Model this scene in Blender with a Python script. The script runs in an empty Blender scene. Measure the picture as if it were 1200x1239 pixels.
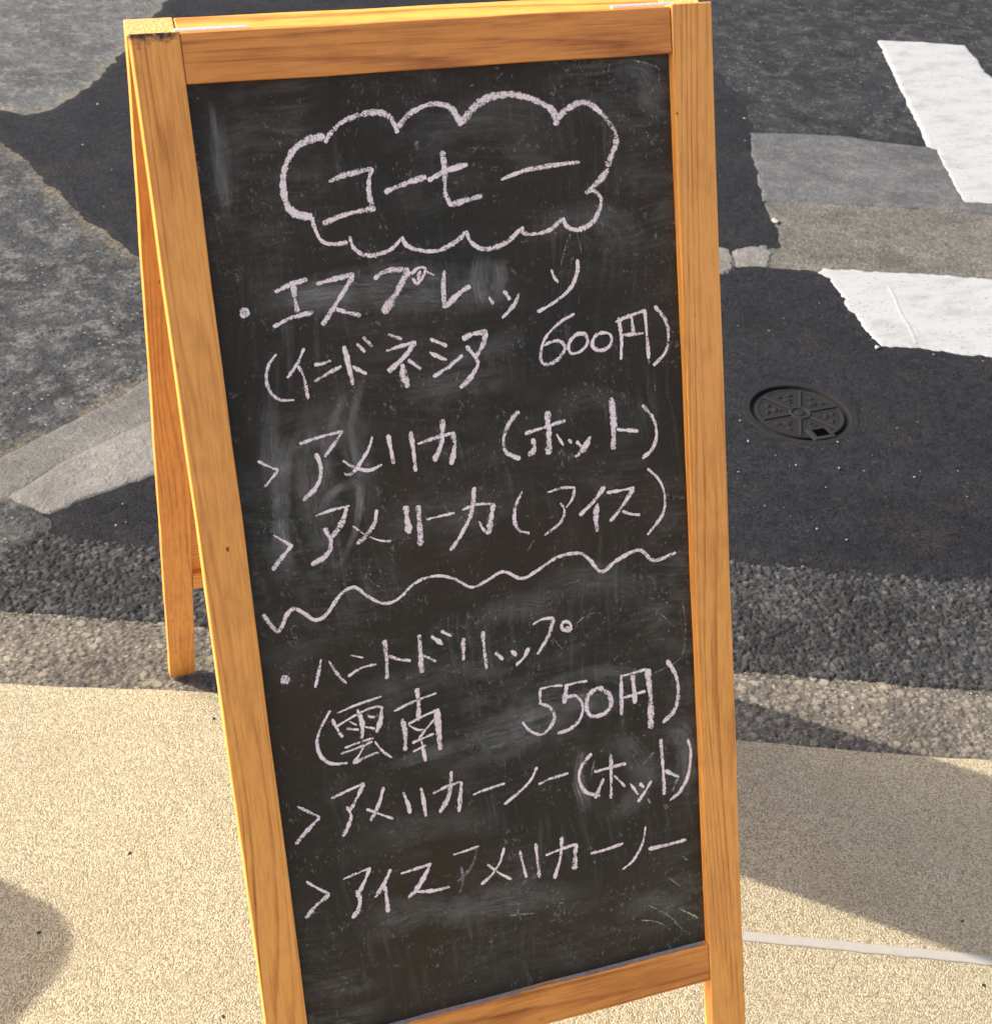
import bpy, bmesh, math, random
import numpy as np
from mathutils import Vector, Matrix
random.seed(7); RNG = np.random.default_rng(7)
scene = bpy.context.scene
COL = scene.collection

# ------------------------------------------------------------------ camera
PW, PH = 1200.0, 1239.0                      # photograph size, used to turn pixels into rays
FPX = 1681.0
CAM = Vector((-0.0818, -1.0169, 1.3840))
R_CV = Matrix(((0.94718851, -0.31648028, 0.05171226),      # rows: right, down, forward
               (-0.1522447, -0.58572855, -0.79608016),
               (0.28223302, 0.74616506, -0.6029778)))
cd = bpy.data.cameras.new('camera'); cam = bpy.data.objects.new('camera', cd); COL.objects.link(cam)
cd.sensor_fit = 'HORIZONTAL'; cd.sensor_width = 36.0; cd.lens = FPX / PW * 36.0
cd.clip_start = 0.02; cd.clip_end = 500
M = Matrix((R_CV[0], -Vector(R_CV[1]), -Vector(R_CV[2]))).transposed().to_4x4(); M.translation = CAM
cam.matrix_world = M; scene.camera = cam
cd.dof.use_dof = True; cd.dof.focus_distance = 1.18; cd.dof.aperture_fstop = 28.0

# ------------------------------------------------------------------ sky, sun, exposure
TO_SUN = Vector((-1.10, 0.522, 1.0)).normalized()
w = bpy.data.worlds.new('World'); scene.world = w; w.use_nodes = True
nt = w.node_tree; nt.nodes.clear()
sky = nt.nodes.new('ShaderNodeTexSky'); sky.sky_type = 'NISHITA'; sky.sun_disc = False
sky.air_density = 0.8; sky.dust_density = 4.5; sky.ozone_density = 0.3
sky.sun_elevation = math.asin(TO_SUN.z); sky.sun_rotation = math.atan2(TO_SUN.x, TO_SUN.y) % (2 * math.pi)
bg = nt.nodes.new('ShaderNodeBackground'); bg.inputs['Strength'].default_value = 0.15
wo = nt.nodes.new('ShaderNodeOutputWorld')
nt.links.new(sky.outputs[0], bg.inputs[0]); nt.links.new(bg.outputs[0], wo.inputs[0])
sd = bpy.data.lights.new('sun', 'SUN'); sun = bpy.data.objects.new('sun', sd); COL.objects.link(sun)
sd.energy = 4.0; sd.angle = math.radians(0.55); sd.color = (1.0, 0.91, 0.76)
sun.rotation_euler = TO_SUN.to_track_quat('Z', 'Y').to_euler(); sun.location = (-4, 2, 5)
vs = scene.view_settings
vs.view_transform = 'Standard'; vs.look = 'None'; vs.gamma = 1.0; vs.use_curve_mapping = False
vs.exposure = 1.1

# ------------------------------------------------------------------ helpers
def ray(x, y):
    d = Vector(((x - PW / 2) / FPX, (y - PH / 2) / FPX, 1.0))
    return R_CV.transposed() @ d
def gnd(x, y, z=0.0):
    d = ray(x, y); return CAM + d * ((z - CAM.z) / d.z)

def new_obj(name, me, mat=None, parent=None):
    o = bpy.data.objects.new(name, me); COL.objects.link(o)
    if mat: me.materials.append(mat)
    if parent: o.parent = parent
    return o
def from_bm(name, bm, mat=None, parent=None, smooth=False):
    bmesh.ops.recalc_face_normals(bm, faces=bm.faces)
    me = bpy.data.meshes.new(name); bm.to_mesh(me); bm.free()
    if smooth:
        me.polygons.foreach_set('use_smooth', [True] * len(me.polygons))
    return new_obj(name, me, mat, parent)
def tag(o, label=None, cat=None, group=None, kind=None):
    if label: o['label'] = label
    if cat: o['category'] = cat
    if group: o['group'] = group
    if kind: o['kind'] = kind
    return o
def empty(name, loc=(0, 0, 0)):
    o = bpy.data.objects.new(name, None); COL.objects.link(o); o.location = loc; o.empty_display_size = 0.1
    return o
def bm_box(bm, x0, x1, y0, y1, z0, z1):
    vs_ = [bm.verts.new(p) for p in ((x0,y0,z0),(x1,y0,z0),(x1,y1,z0),(x0,y1,z0),(x0,y0,z1),(x1,y0,z1),(x1,y1,z1),(x0,y1,z1))]
    for f in ((0,3,2,1),(4,5,6,7),(0,1,5,4),(1,2,6,5),(2,3,7,6),(3,0,4,7)):
        bm.faces.new([vs_[i] for i in f])
def bevel_all(bm, off, seg=2):
    bmesh.ops.bevel(bm, geom=list(bm.edges), offset=off, segments=seg, profile=0.5, affect='EDGES', clamp_overlap=True)
def bm_cyl(bm, p0, p1, r0, r1=None, n=16, caps=True):
    r1 = r0 if r1 is None else r1
    p0 = Vector(p0); p1 = Vector(p1); ax = (p1 - p0).normalized()
    a = ax.orthogonal().normalized(); b = ax.cross(a)
    A = []; B_ = []
    for i in range(n):
        t = 2 * math.pi * i / n; d = a * math.cos(t) + b * math.sin(t)
        A.append(bm.verts.new(p0 + d * r0)); B_.append(bm.verts.new(p1 + d * r1))
    for i in range(n):
        j = (i + 1) % n; bm.faces.new((A[i], A[j], B_[j], B_[i]))
    if caps:
        bm.faces.new(A[::-1]); bm.faces.new(B_)

# ------------------------------------------------------------------ node helper
class NT:
    def __init__(s, name):
        s.m = bpy.data.materials.new(name); s.m.use_nodes = True
        s.t = s.m.node_tree; s.t.nodes.clear()
        s.out = s.n('ShaderNodeOutputMaterial')
    def n(s, ty, **kw):
        nd = s.t.nodes.new(ty)
        for k, v in kw.items(): setattr(nd, k, v)
        return nd
    def put(s, sock, v):
        if isinstance(v, bpy.types.NodeSocket): s.t.links.new(v, sock)
        elif v is not None:
            try: sock.default_value = v
            except Exception: sock.default_value = (*v, 1.0)
    def coord(s, which='Object'): return s.n('ShaderNodeTexCoord').outputs[which]
    def geo(s): return s.n('ShaderNodeNewGeometry').outputs['Position']
    def map(s, v, scale=(1,1,1), loc=(0,0,0), rot=(0,0,0)):
        m = s.n('ShaderNodeMapping'); s.put(m.inputs[0], v)
        m.inputs['Scale'].default_value = scale; s.put(m.inputs['Location'], loc); m.inputs['Rotation'].default_value = rot
        return m.outputs[0]
    def noise(s, v, scale, detail=3, rough=.5, dist=0, color=False):
        x = s.n('ShaderNodeTexNoise'); s.put(x.inputs['Vector'], v)
        x.inputs['Scale'].default_value = scale; x.inputs['Detail'].default_value = detail
        x.inputs['Roughness'].default_value = rough; x.inputs['Distortion'].default_value = dist
        return x.outputs['Color' if color else 'Fac']
    def vor(s, v, scale, feature='F1', out='Distance', rand=1.0):
        x = s.n('ShaderNodeTexVoronoi'); x.feature = feature; s.put(x.inputs['Vector'], v)
        x.inputs['Scale'].default_value = scale; x.inputs['Randomness'].default_value = rand
        return x.outputs[out]
    def ramp(s, f, *stops, interp='LINEAR'):
        r = s.n('ShaderNodeValToRGB'); s.put(r.inputs[0], f); e = r.color_ramp.elements; r.color_ramp.interpolation = interp
        while len(e) < len(stops): e.new(.5)
        for el, (p, c) in zip(e, stops):
            el.position = p; el.color = (c, c, c, 1) if isinstance(c, (int, float)) else (*c, 1)
        return r.outputs[0]
    def math(s, op, a, b=None, c=None, clamp=False):
        m = s.n('ShaderNodeMath'); m.operation = op; m.use_clamp = clamp
        for i, v in enumerate((a, b, c)):
            if v is not None: s.put(m.inputs[i], v)
        return m.outputs[0]
    def mix(s, f, a, b, blend='MIX'):
        m = s.n('ShaderNodeMix'); m.data_type = 'RGBA'; m.blend_type = blend
        s.put(m.inputs[0], f); s.put(m.inputs[6], a); s.put(m.inputs[7], b); return m.outputs[2]
    def attr(s, name, out='Fac', ty='GEOMETRY'):
        a = s.n('ShaderNodeAttribute'); a.attribute_name = name; a.attribute_type = ty; return a.outputs[out]
    def bump(s, h, strength=.3, dist=.001, prev=None):
        b = s.n('ShaderNodeBump'); s.put(b.inputs['Height'], h)
        b.inputs['Strength'].default_value = strength; b.inputs['Distance'].default_value = dist
        if prev: s.put(b.inputs['Normal'], prev)
        return b.outputs[0]
    def bsdf(s, color, rough=.7, normal=None, metallic=0.0, spec=.5):
        b = s.n('ShaderNodeBsdfPrincipled'); s.put(b.inputs['Base Color'], color); s.put(b.inputs['Roughness'], rough)
        b.inputs['Metallic'].default_value = metallic; s.put(b.inputs['Specular IOR Level'], spec)
        if normal: s.put(b.inputs['Normal'], normal)
        return b.outputs[0]
    def done(s, sh):
        s.t.links.new(sh, s.out.inputs[0]); return s.m

# ------------------------------------------------------------------ materials
def mat_wood(name, light=(.88, .375, .078), dark=(.38, .100, .011), blot=.55, ring=1.0, stain=None):
    t = NT(name); oc = t.coord('Object')
    seed = t.attr('seed', 'Fac', 'OBJECT')
    cx = t.n('ShaderNodeCombineXYZ'); t.put(cx.inputs[0], t.math('MULTIPLY', seed, 3.7)); t.put(cx.inputs[1], t.math('MULTIPLY', seed, 1.93)); t.put(cx.inputs[2], seed)
    p = t.n('ShaderNodeVectorMath'); p.operation = 'ADD'; t.put(p.inputs[0], oc); t.put(p.inputs[1], cx.outputs[0]); p = p.outputs[0]
    base = t.noise(t.map(p, (.8, 11, 11)), 1.6, 1.5, .45, .35)
    sy = t.n('ShaderNodeSeparateXYZ'); t.put(sy.inputs[0], p)
    rings = t.math('FRACT', t.math('ADD', t.math('MULTIPLY', base, 13.0 * ring), t.math('MULTIPLY', sy.outputs[1], 150.0 * ring)))
    late = t.ramp(rings, (0, 0.0), (.55, .06), (.84, 1.0), (.93, .55), (1.0, .0))
    late = t.math('MULTIPLY', late, t.ramp(t.noise(t.map(p, (2.2, 22, 22)), 1.0, 2), (.36, .10), (.62, 1)))
    fib = t.noise(t.map(p, (14, 900, 900)), 1.0, 3, .6)
    fib2 = t.noise(t.map(p, (40, 260, 260)), 1.0, 2, .5)
    bl = t.noise(t.map(p, (7, 22, 22)), 1.0, 3, .55, .8)
    f = t.math('ADD', t.math('MULTIPLY', late, .72), t.math('MULTIPLY', t.math('SUBTRACT', bl, .42), blot * 1.6), clamp=True)
    f = t.math('ADD', f, t.math('MULTIPLY', t.math('SUBTRACT', fib, .5), 1.1), clamp=True)
    f = t.math('ADD', f, t.math('MULTIPLY', t.math('SUBTRACT', fib2, .5), .7), clamp=True)
    col = t.mix(f, light, dark)
    grime = t.ramp(t.noise(p, 14, 6, .68), (.54, 0), (.84, .38))
    col = t.mix(grime, col, (.25, .105, .03))
    dent = t.math('MULTIPLY', t.ramp(t.vor(t.map(p, (30, 90, 90)), 1.0), (.05, 1), (.12, 0)), t.ramp(t.noise(p, 17, 2), (.55, 0), (.6, .7)))
    col = t.mix(dent, col, (.16, .06, .015))
    if stain:
        # handling dirt worn into the top end of this piece
        sx = t.n('ShaderNodeSeparateXYZ'); t.put(sx.inputs[0], oc)
        d = t.math('ADD', sx.outputs[0], t.math('MULTIPLY', t.math('SUBTRACT', t.noise(oc, 130, 4, .7), .5), .026))
        col = t.mix(t.ramp(d, (stain[0], 1.0), (stain[1], .0)), col, (.035, .022, .014))
    nrm = t.bump(t.math('ADD', t.math('MULTIPLY', fib, .6), t.math('MULTIPLY', late, .6)), .22, .0006)
    rough = t.math('ADD', t.math('MULTIPLY', fib2, .20), .33)
    return t.done(t.bsdf(col, rough, nrm, spec=.42))

WOOD = mat_wood('honey_pine')
WOOD_RAIL = mat_wood('honey_pine_blotchy', (.74, .275, .052), (.29, .068, .008), blot=1.0, ring=.7)
WOOD_STAIN = mat_wood('honey_pine_handled', stain=(.0005, .0075))
def mat_endgrain():
    t = NT('pine_end_grain'); p = t.coord('Object')
    n = t.noise(t.map(p, (40, 700, 700)), 1.0, 4, .65); r = t.noise(p, 420, 3, .7)
    col = t.ramp(t.math('ADD', t.math('MULTIPLY', n, .5), t.math('MULTIPLY', r, .5)), (.32, (.26, .14, .045)), (.52, (.60, .38, .13)), (.75, (.75, .53, .22)))
    return t.done(t.bsdf(col, .8, t.bump(r, .6, .001)))
ENDG = mat_endgrain()

def mat_board():
    t = NT('chalkboard_paint'); p0 = t.coord('Object')
    wv = t.n('ShaderNodeVectorMath'); wv.operation = 'MULTIPLY_ADD'; t.put(wv.inputs[0], t.noise(p0, 5.5, 2, .5, color=True)); t.put(wv.inputs[1], (.055, .055, 0)); t.put(wv.inputs[2], p0); p = wv.outputs[0]
    big = t.noise(p, 7.5, 4, .55, .6)
    streak = t.noise(t.map(p, (26, 52, 1), rot=(0, 0, .5)), 1.0, 4, .65, .3)
    streak2 = t.noise(t.map(p, (150, 12, 1), rot=(0, 0, -.12)), 1.0, 3, .6, .2)
    sw = t.noise(t.map(p, (22, 260, 1), rot=(0, 0, .42)), 1.0, 3, .6, .8)
    zone = t.ramp(big, (.42, 0), (.74, 1))
    dust = t.math('MULTIPLY', t.math('ADD', t.math('MULTIPLY', t.ramp(streak, (.44, 0), (.80, 1)), .36), t.math('MULTIPLY', t.ramp(sw, (.47, 0), (.8, 1)), .24)), zone)
    dust = t.math('ADD', dust, t.math('MULTIPLY', t.ramp(streak2, (.52, 0), (.8, .22)), t.ramp(t.noise(p, 11, 2), (.45, 0), (.62, 1))))
    sp = t.ramp(t.noise(t.map(p, (1, .7, 1)), 330, 4, .68), (.585, 0), (.66, 1))
    spz = t.math('ADD', t.ramp(t.noise(p, 34, 4, .65), (.47, 0), (.62, .8)), t.ramp(t.noise(p, 8, 3, .6), (.45, .04), (.65, .35)))
    dust = t.math('ADD', dust, t.math('MULTIPLY', t.math('MULTIPLY', sp, spz), .55))
    fine = t.math('MULTIPLY', t.ramp(t.noise(p, 900, 2, .5), (.60, 0), (.74, 1)), t.ramp(t.noise(p, 30, 3), (.45, 0), (.7, .30)))
    dust = t.math('ADD', dust, fine, clamp=True)
    dust = t.math('MULTIPLY', dust, .74)
    hue = t.ramp(t.noise(p, 5, 3), (.4, (.037, .0260, .0150)), (.6, (.026, .0222, .0150)))
    col = t.mix(dust, hue, (.38, .355, .305))
    rough = t.math('ADD', t.math('MULTIPLY', dust, .3), .52)
    return t.done(t.bsdf(col, rough, t.bump(t.noise(p, 1500, 2), .12, .0004), spec=.22))
BOARD = mat_board()

def mat_chalk(name, col=(1.0, .81, .765), solid=.60, grain=1.0, strength=1.0, edge=.22):
    t = NT(name); p = t.coord('Object'); uv = t.coord('UV')
    s = t.n('ShaderNodeSeparateXYZ'); t.put(s.inputs[0], uv)
    av = t.math('ABSOLUTE', t.math('SUBTRACT', t.math('MULTIPLY', s.outputs[1], 2.0), 1.0))
    g = t.noise(p, 1050 * grain, 2.5, .6); g2 = t.noise(p, 260 * grain, 2, .5)
    g = t.math('ADD', t.math('MULTIPLY', g, .72), t.math('MULTIPLY', g2, .28))
    e = t.math('MULTIPLY', t.math('POWER', av, 3.0), edge)
    prs = t.math('MULTIPLY', t.math('SUBTRACT', t.noise(p, 70, 2, .5), .5), .32)
    d = t.math('SUBTRACT', t.math('ADD', t.math('ADD', g, prs), solid - .5), e)
    a = t.ramp(d, (.44, 0), (.58, 1))
    if strength < 1: a = t.math('MULTIPLY', a, strength)
    c = t.mix(t.noise(p, 500, 2), col, tuple(x * .86 for x in col))
    b = t.bsdf(c, .95, spec=.05)
    tr = t.n('ShaderNodeBsdfTransparent'); mx = t.n('ShaderNodeMixShader')
    t.put(mx.inputs[0], a); t.put(mx.inputs[1], tr.outputs[0]); t.put(mx.inputs[2], b)
    return t.done(mx.outputs[0])
CHALK = mat_chalk('pink_white_chalk')
CHALK_THIN = mat_chalk('rubbed_chalk', (.58, .55, .50), .50, .9, .6)
CHALK_GREEN = mat_chalk('green_chalk', (.60, .66, .36), .48, 1.0, .8)
CHALK_RUST = mat_chalk('rust_chalk', (.50, .24, .12), .44, .7, .8)
def mat_smear():
    t = NT('chalk_dust_smear'); uv = t.coord('UV'); p = t.coord('Object')
    s = t.n('ShaderNodeSeparateXYZ'); t.put(s.inputs[0], uv)
    hair = t.noise(t.map(uv, (3.5, 26, 1)), 1.0, 4, .65)
    av = t.math('ABSOLUTE', t.math('SUBTRACT', t.math('MULTIPLY', s.outputs[1], 2.0), 1.0))
    fall = t.math('SUBTRACT', 1.0, t.math('POWER', av, 2.2), clamp=True)
    en = t.attr('fade', 'Fac')
    a = t.math('MULTIPLY', t.math('MULTIPLY', t.ramp(hair, (.34, 0), (.75, 1)), fall), en, clamp=True)
    a = t.math('MULTIPLY', a, t.ramp(t.noise(p, 60, 3), (.3, .35), (.6, 1)))
    b = t.bsdf((.42, .395, .345), .95, spec=.05)
    tr = t.n('ShaderNodeBsdfTransparent'); mx = t.n('ShaderNodeMixShader')
    t.put(mx.inputs[0], a); t.put(mx.inputs[1], tr.outputs[0]); t.put(mx.inputs[2], b)
    return t.done(mx.outputs[0])
SMEAR = mat_smear()
def mat_simple(name, col, rough=.6, metallic=0., var=.15, scale=300, bump=.2):
    t = NT(name); p = t.coord('Object'); n = t.noise(p, scale, 3, .6)
    c = t.mix(n, tuple(x * (1 - var) for x in col), tuple(min(1, x * (1 + var)) for x in col))
    return t.done(t.bsdf(c, rough, t.bump(n, bump, .0005), metallic))
METAL = mat_simple('zinc_hinge', (.78, .76, .70), .38, .75)
SCREW = mat_simple('screw_steel', (.35, .33, .30), .4, .9)
DUST = mat_simple('chalk_dust_grey', (.20, .185, .19), .95, var=.5, scale=160)

def mat_slab(name, c0, c1, c2, big=1.0):
    t = NT(name); p = t.geo()
    g = t.vor(p, 560, 'F1', 'Color'); gs = t.n('ShaderNodeSeparateColor'); t.put(gs.inputs[0], g)
    d = t.vor(p, 560, 'F1', 'Distance')
    n = t.noise(p, 640, 3, .7); n2 = t.noise(p, 7 * big, 4, .6); n3 = t.noise(p, 60, 3, .6)
    f = t.math('ADD', t.math('MULTIPLY', gs.outputs[0], .38), t.math('MULTIPLY', n, .62))
    col = t.ramp(f, (.30, c0), (.50, c1), (.70, c2))
    col = t.mix(t.ramp(n2, (.40, 0), (.72, .30)), col, tuple(x * .62 for x in c1))
    col = t.mix(t.ramp(n3, (.58, 0), (.78, .28)), col, tuple(x * .55 for x in c1))
    pit = t.ramp(t.vor(p, 120, 'F1', 'Distance'), (.03, 1), (.13, 0))
    pit = t.math('MULTIPLY', pit, t.ramp(t.noise(p, 38, 2), (.56, 0), (.62, 1)))
    col = t.mix(pit, col, (.10, .08, .06))
    h = t.math('ADD', t.math('MULTIPLY', f, 1.0), t.math('MULTIPLY', d, -.9)); h = t.math('SUBTRACT', h, pit)
    nr = t.bump(h, .75, .0022); nr = t.bump(n2, .15, .01, nr)
    return t.done(t.bsdf(col, .88, nr, spec=.2))
SLAB = mat_slab('washed_concrete_slab', (.195, .160, .098), (.365, .313, .207), (.505, .445, .318))

def mat_attr_stones(name, ramp_stops, rough=.85, speck=(.40, .39, .37), speck_amt=.5, fine=600):
    t = NT(name); p = t.geo(); a = t.attr('tone'); cr = t.attr('gap')
    col = t.ramp(a, *ramp_stops)
    n = t.noise(p, fine, 3, .65)
    col = t.mix(1.0, col, t.ramp(n, (.28, .55), (.74, 1.35)), 'MULTIPLY')
    sp = t.ramp(t.noise(p, 330, 2, .5), (.69, 0), (.76, speck_amt))
    col = t.mix(sp, col, speck)
    blo = t.ramp(t.noise(p, 4.5, 3, .6), (.38, .55), (.62, 1.0))
    col = t.mix(1.0, col, blo, 'MULTIPLY')
    col = t.mix(cr, col, (.018, .017, .016))
    return t.done(t.bsdf(col, rough, t.bump(n, .5, .0012), spec=.15))
COARSE = mat_attr_stones('coarse_asphalt', [(0, (.018, .019, .021)), (.5, (.034, .035, .037)), (.90, (.060, .061, .062)), (1, (.10, .10, .10))], .75)
PEBBLE = mat_attr_stones('pebble_concrete', [(0, (.030, .033, .038)), (.12, (.075, .074, .073)), (.35, (.165, .150, .125)), (.7, (.225, .200, .160)), (1, (.345, .310, .255))], .88, (.48, .43, .34), .35)

def mat_asphalt(name, c0, c1, fleck=.3, fleckc=(.36, .35, .33), stone=110, worn=0.0, wornc=(.2, .19, .17), rough=.85, bump=.85, brown=0.0, crust=None, stones=.5, big_dark=.55):
    """bituminous or cement surface: fine grain, small stones of varying tone, worn and dirty areas, pale flecks"""
    t = NT(name); p = t.geo()
    n = t.noise(p, 520, 3, .7); n1 = t.noise(p, 150, 3, .65); big = t.noise(p, 5.5, 8, .74, .2); mid = t.noise(p, 30, 5, .66)
    n0 = t.noise(p, 62, 4, .7)
    f = t.math('ADD', t.math('ADD', t.math('MULTIPLY', n, .3), t.math('MULTIPLY', n1, .35)), t.math('MULTIPLY', n0, .35))
    col = t.ramp(f, (.38, c0), (.60, c1))
    dv = t.vor(p, stone, 'F1', 'Distance'); cv = t.vor(p, stone, 'F1', 'Color'); cs = t.n('ShaderNodeSeparateColor'); t.put(cs.inputs[0], cv)
    st_m = t.math('MULTIPLY', t.ramp(dv, (.30, 1), (.48, 0)), t.ramp(cs.outputs[1], (.35, 0), (.75, stones)))
    col = t.mix(st_m, col, t.mix(cs.outputs[2], tuple(x * .7 for x in c0), tuple(min(1, x * 1.45) for x in c1)))
    col = t.mix(t.ramp(big, (.40, 0), (.62, big_dark)), col, tuple(x * .55 for x in c0))
    if brown: col = t.mix(t.math('MULTIPLY', t.ramp(t.noise(p, 7, 5, .65, .5), (.54, 0), (.72, brown)), t.ramp(n1, (.4, 0), (.6, 1))), col, (.050, .038, .028))
    if worn:
        wz = t.math('MULTIPLY', t.ramp(t.noise(p, 17, 7, .76, .3), (.49, 0), (.60, worn)), t.ramp(t.noise(p, 95, 4, .7), (.36, .0), (.58, 1)))
        col = t.mix(wz, col, wornc)
        sc = t.math('MULTIPLY', t.ramp(t.noise(t.map(p, (4, 60, 1), rot=(0, 0, .5)), 1.0, 4, .7), (.60, 0), (.70, worn * .7)), t.ramp(mid, (.45, 0), (.6, 1)))
        col = t.mix(sc, col, wornc)
    if crust:
        e = t.math('ADD', t.attr('edge'), t.math('MULTIPLY', t.math('SUBTRACT', t.noise(p, 17, 6, .7), .5), crust[0] * 3.6))
        cz = t.math('MULTIPLY', t.ramp(t.noise(p, 5.2, 3, .6), (.40, .04), (.60, 1)), t.ramp(t.math('DIVIDE', e, crust[0] * 2), (.15, crust[1]), (.60, 0)))
        cz = t.math('MULTIPLY', cz, t.ramp(t.noise(p, 85, 5, .72), (.40, .05), (.58, 1)))
        col = t.mix(cz, col, crust[2])
    v = t.vor(p, 85, 'F1', 'Distance'); vc = t.vor(p, 85, 'F1', 'Color'); vs_ = t.n('ShaderNodeSeparateColor'); t.put(vs_.inputs[0], vc)
    fl = t.math('MULTIPLY', t.ramp(t.math('ADD', v, t.math('MULTIPLY', t.math('SUBTRACT', n, .5), .5)), (.12, 1), (.22, 0)), t.ramp(vs_.outputs[0], (.84, 0), (.88, fleck)))
    col = t.mix(fl, col, fleckc)
    h = t.math('ADD', t.math('ADD', n, t.math('MULTIPLY', n1, .8)), t.math('MULTIPLY', st_m, .8))
    h = t.math('ADD', h, t.math('MULTIPLY', n0, 1.2))
    nr = t.bump(h, bump, .005); nr = t.bump(mid, .4, .010, nr)
    return t.done(t.bsdf(col, rough, nr, spec=.12))
FRESH = mat_asphalt('fresh_black_asphalt', (.0042, .0045, .0060), (.0300, .0313, .0375), fleck=.10, brown=.6, stones=.6, stone=210, big_dark=.35, bump=.9, crust=(.010, .5, (.036, .035, .034)))
OLD = mat_asphalt('worn_grey_asphalt', (.018, .0195, .022), (.090, .094, .098), fleck=.75, worn=.75, wornc=(.175, .175, .168), crust=(.045, .85, (.235, .195, .13)), stones=.8)
DARKOLD = mat_asphalt('scuffed_dark_asphalt', (.011, .0118, .0145), (.042, .0435, .048), fleck=.75, worn=.7, wornc=(.088, .088, .088), stones=.6)
PALE = mat_asphalt('weathered_pale_road', (.046, .049, .053), (.145, .150, .152), fleck=.4, worn=.7, wornc=(.215, .218, .212), crust=(.045, .8, (.25, .215, .155)), stones=.4)
CONC = mat_asphalt('grey_concrete', (.066, .069, .074), (.142, .145, .150), fleck=.25, worn=.45, wornc=(.19, .187, .18), stones=.3)
CONC_CH = mat_asphalt('stained_channel_concrete', (.115, .113, .106), (.205, .20, .188), fleck=.2, worn=.4, wornc=(.10, .10, .098), stones=.4)
CONC_TAN = mat_asphalt('tan_concrete', (.066, .064, .058), (.215, .204, .184), fleck=.35, worn=.5, wornc=(.085, .083, .077), stones=.75, stone=90)
CONC_LIGHT = mat_asphalt('light_concrete', (.155, .15, .14), (.265, .258, .242), fleck=.2, worn=.35, wornc=(.14, .137, .13), stones=.4)
def mat_paint():
    t = NT('white_road_paint'); p = t.geo()
    n = t.noise(p, 120, 4, .65); big = t.noise(t.map(p, (1, 2, 1), rot=(0, 0, -.35)), 9, 6, .68)
    col = t.ramp(big, (.36, (.215, .223, .230)), (.52, (.270, .280, .288)))
    chips = t.ramp(t.noise(p, 110, 5, .75), (.57, 0), (.63, .9))
    wear = t.ramp(t.noise(p, 16, 5, .7), (.42, 0.2), (.56, 1))
    col = t.mix(t.math('MULTIPLY', chips, wear), col, (.10, .095, .09))
    scr = t.ramp(t.noise(t.map(p, (6, 190, 1), rot=(0, 0, -.42)), 1.0, 3, .6), (.60, 0), (.72, .6))
    col = t.mix(scr, col, (.17, .167, .16))
    return t.done(t.bsdf(col, .7, t.bump(n, .22, .0012), spec=.12))
PAINT = mat_paint()
def mat_iron(name='dark_cast_iron', k=1.0):
    t = NT(name); p = t.coord('Object'); n = t.noise(p, 500, 4, .7); d = t.noise(p, 60, 4, .65)
    col = t.ramp(n, (.3, (.0045 * k, .0045 * k, .005 * k)), (.7, (.017 * k, .0168 * k, .018 * k)))
    col = t.mix(t.ramp(d, (.54, 0), (.68, .35)), col, (.026, .021, .017))
    return t.done(t.bsdf(col, .72, t.bump(n, .7, .0016), spec=.15))
IRON = mat_iron()
IRON_WORN = mat_iron('worn_cast_iron', 1.5)
ht = NT('black_hole'); HOLE = ht.done(ht.bsdf(ht.ramp(ht.noise(ht.coord('Object'), 300), (.3, .0008), (.7, .002)), 1.0, spec=0.0))
STRIP = mat_simple('smooth_joint_mortar', (.285, .27, .24), .85, var=.12, scale=90)
GRIT = mat_simple('pale_grit', (.23, .22, .20), .85, var=.25, scale=200)
BLACKGRIT = mat_simple('dark_grit', (.02, .02, .022), .85)

# ------------------------------------------------------------------ ground sheets
def fbm1(n, amp, scales=(3, 7, 17, 41)):
    out = np.zeros(n)
    for s in scales:
        k = max(3, n // s); q = RNG.normal(size=k + 2); x = np.linspace(0, k, n)
        out += np.interp(x, np.arange(k + 2), q) * (s ** .55)
    return out * amp / 4.0
def sheet(name, pts, z, mat, jit=.002, step=.006, thick=.012, px=True, rough=None):
    """ground polygon traced on the photograph (pixels) or in metres, with an irregular edge and a real thickness"""
    P = [gnd(x, y, z) if px else Vector((x, y, z)) for x, y in pts]
    n = len(P); out = []
    for i in range(n):
        a, b = P[i], P[(i + 1) % n]; L = (b - a).length; k = min(260, max(2, int(L / step)))
        nr = Vector((-(b - a).y, (b - a).x, 0)).normalized()
        j = fbm1(k + 1, jit); j -= np.linspace(j[0], j[-1], k + 1)
        out += [a + (b - a) * (q / k) + nr * float(j[q]) for q in range(k)]
    bm = bmesh.new()
    top = [bm.verts.new(p) for p in out]; bot = [bm.verts.new((p.x, p.y, z - thick)) for p in out]
    m = len(top)
    f = bm.faces.new(top)
    for i in range(m): bm.faces.new((top[i], bot[i], bot[(i + 1) % m], top[(i + 1) % m]))
    bmesh.ops.triangulate(bm, faces=[f], ngon_method='EAR_CLIP')
    o = from_bm(name, bm, mat); o['kind'] = 'structure'
    return o

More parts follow.
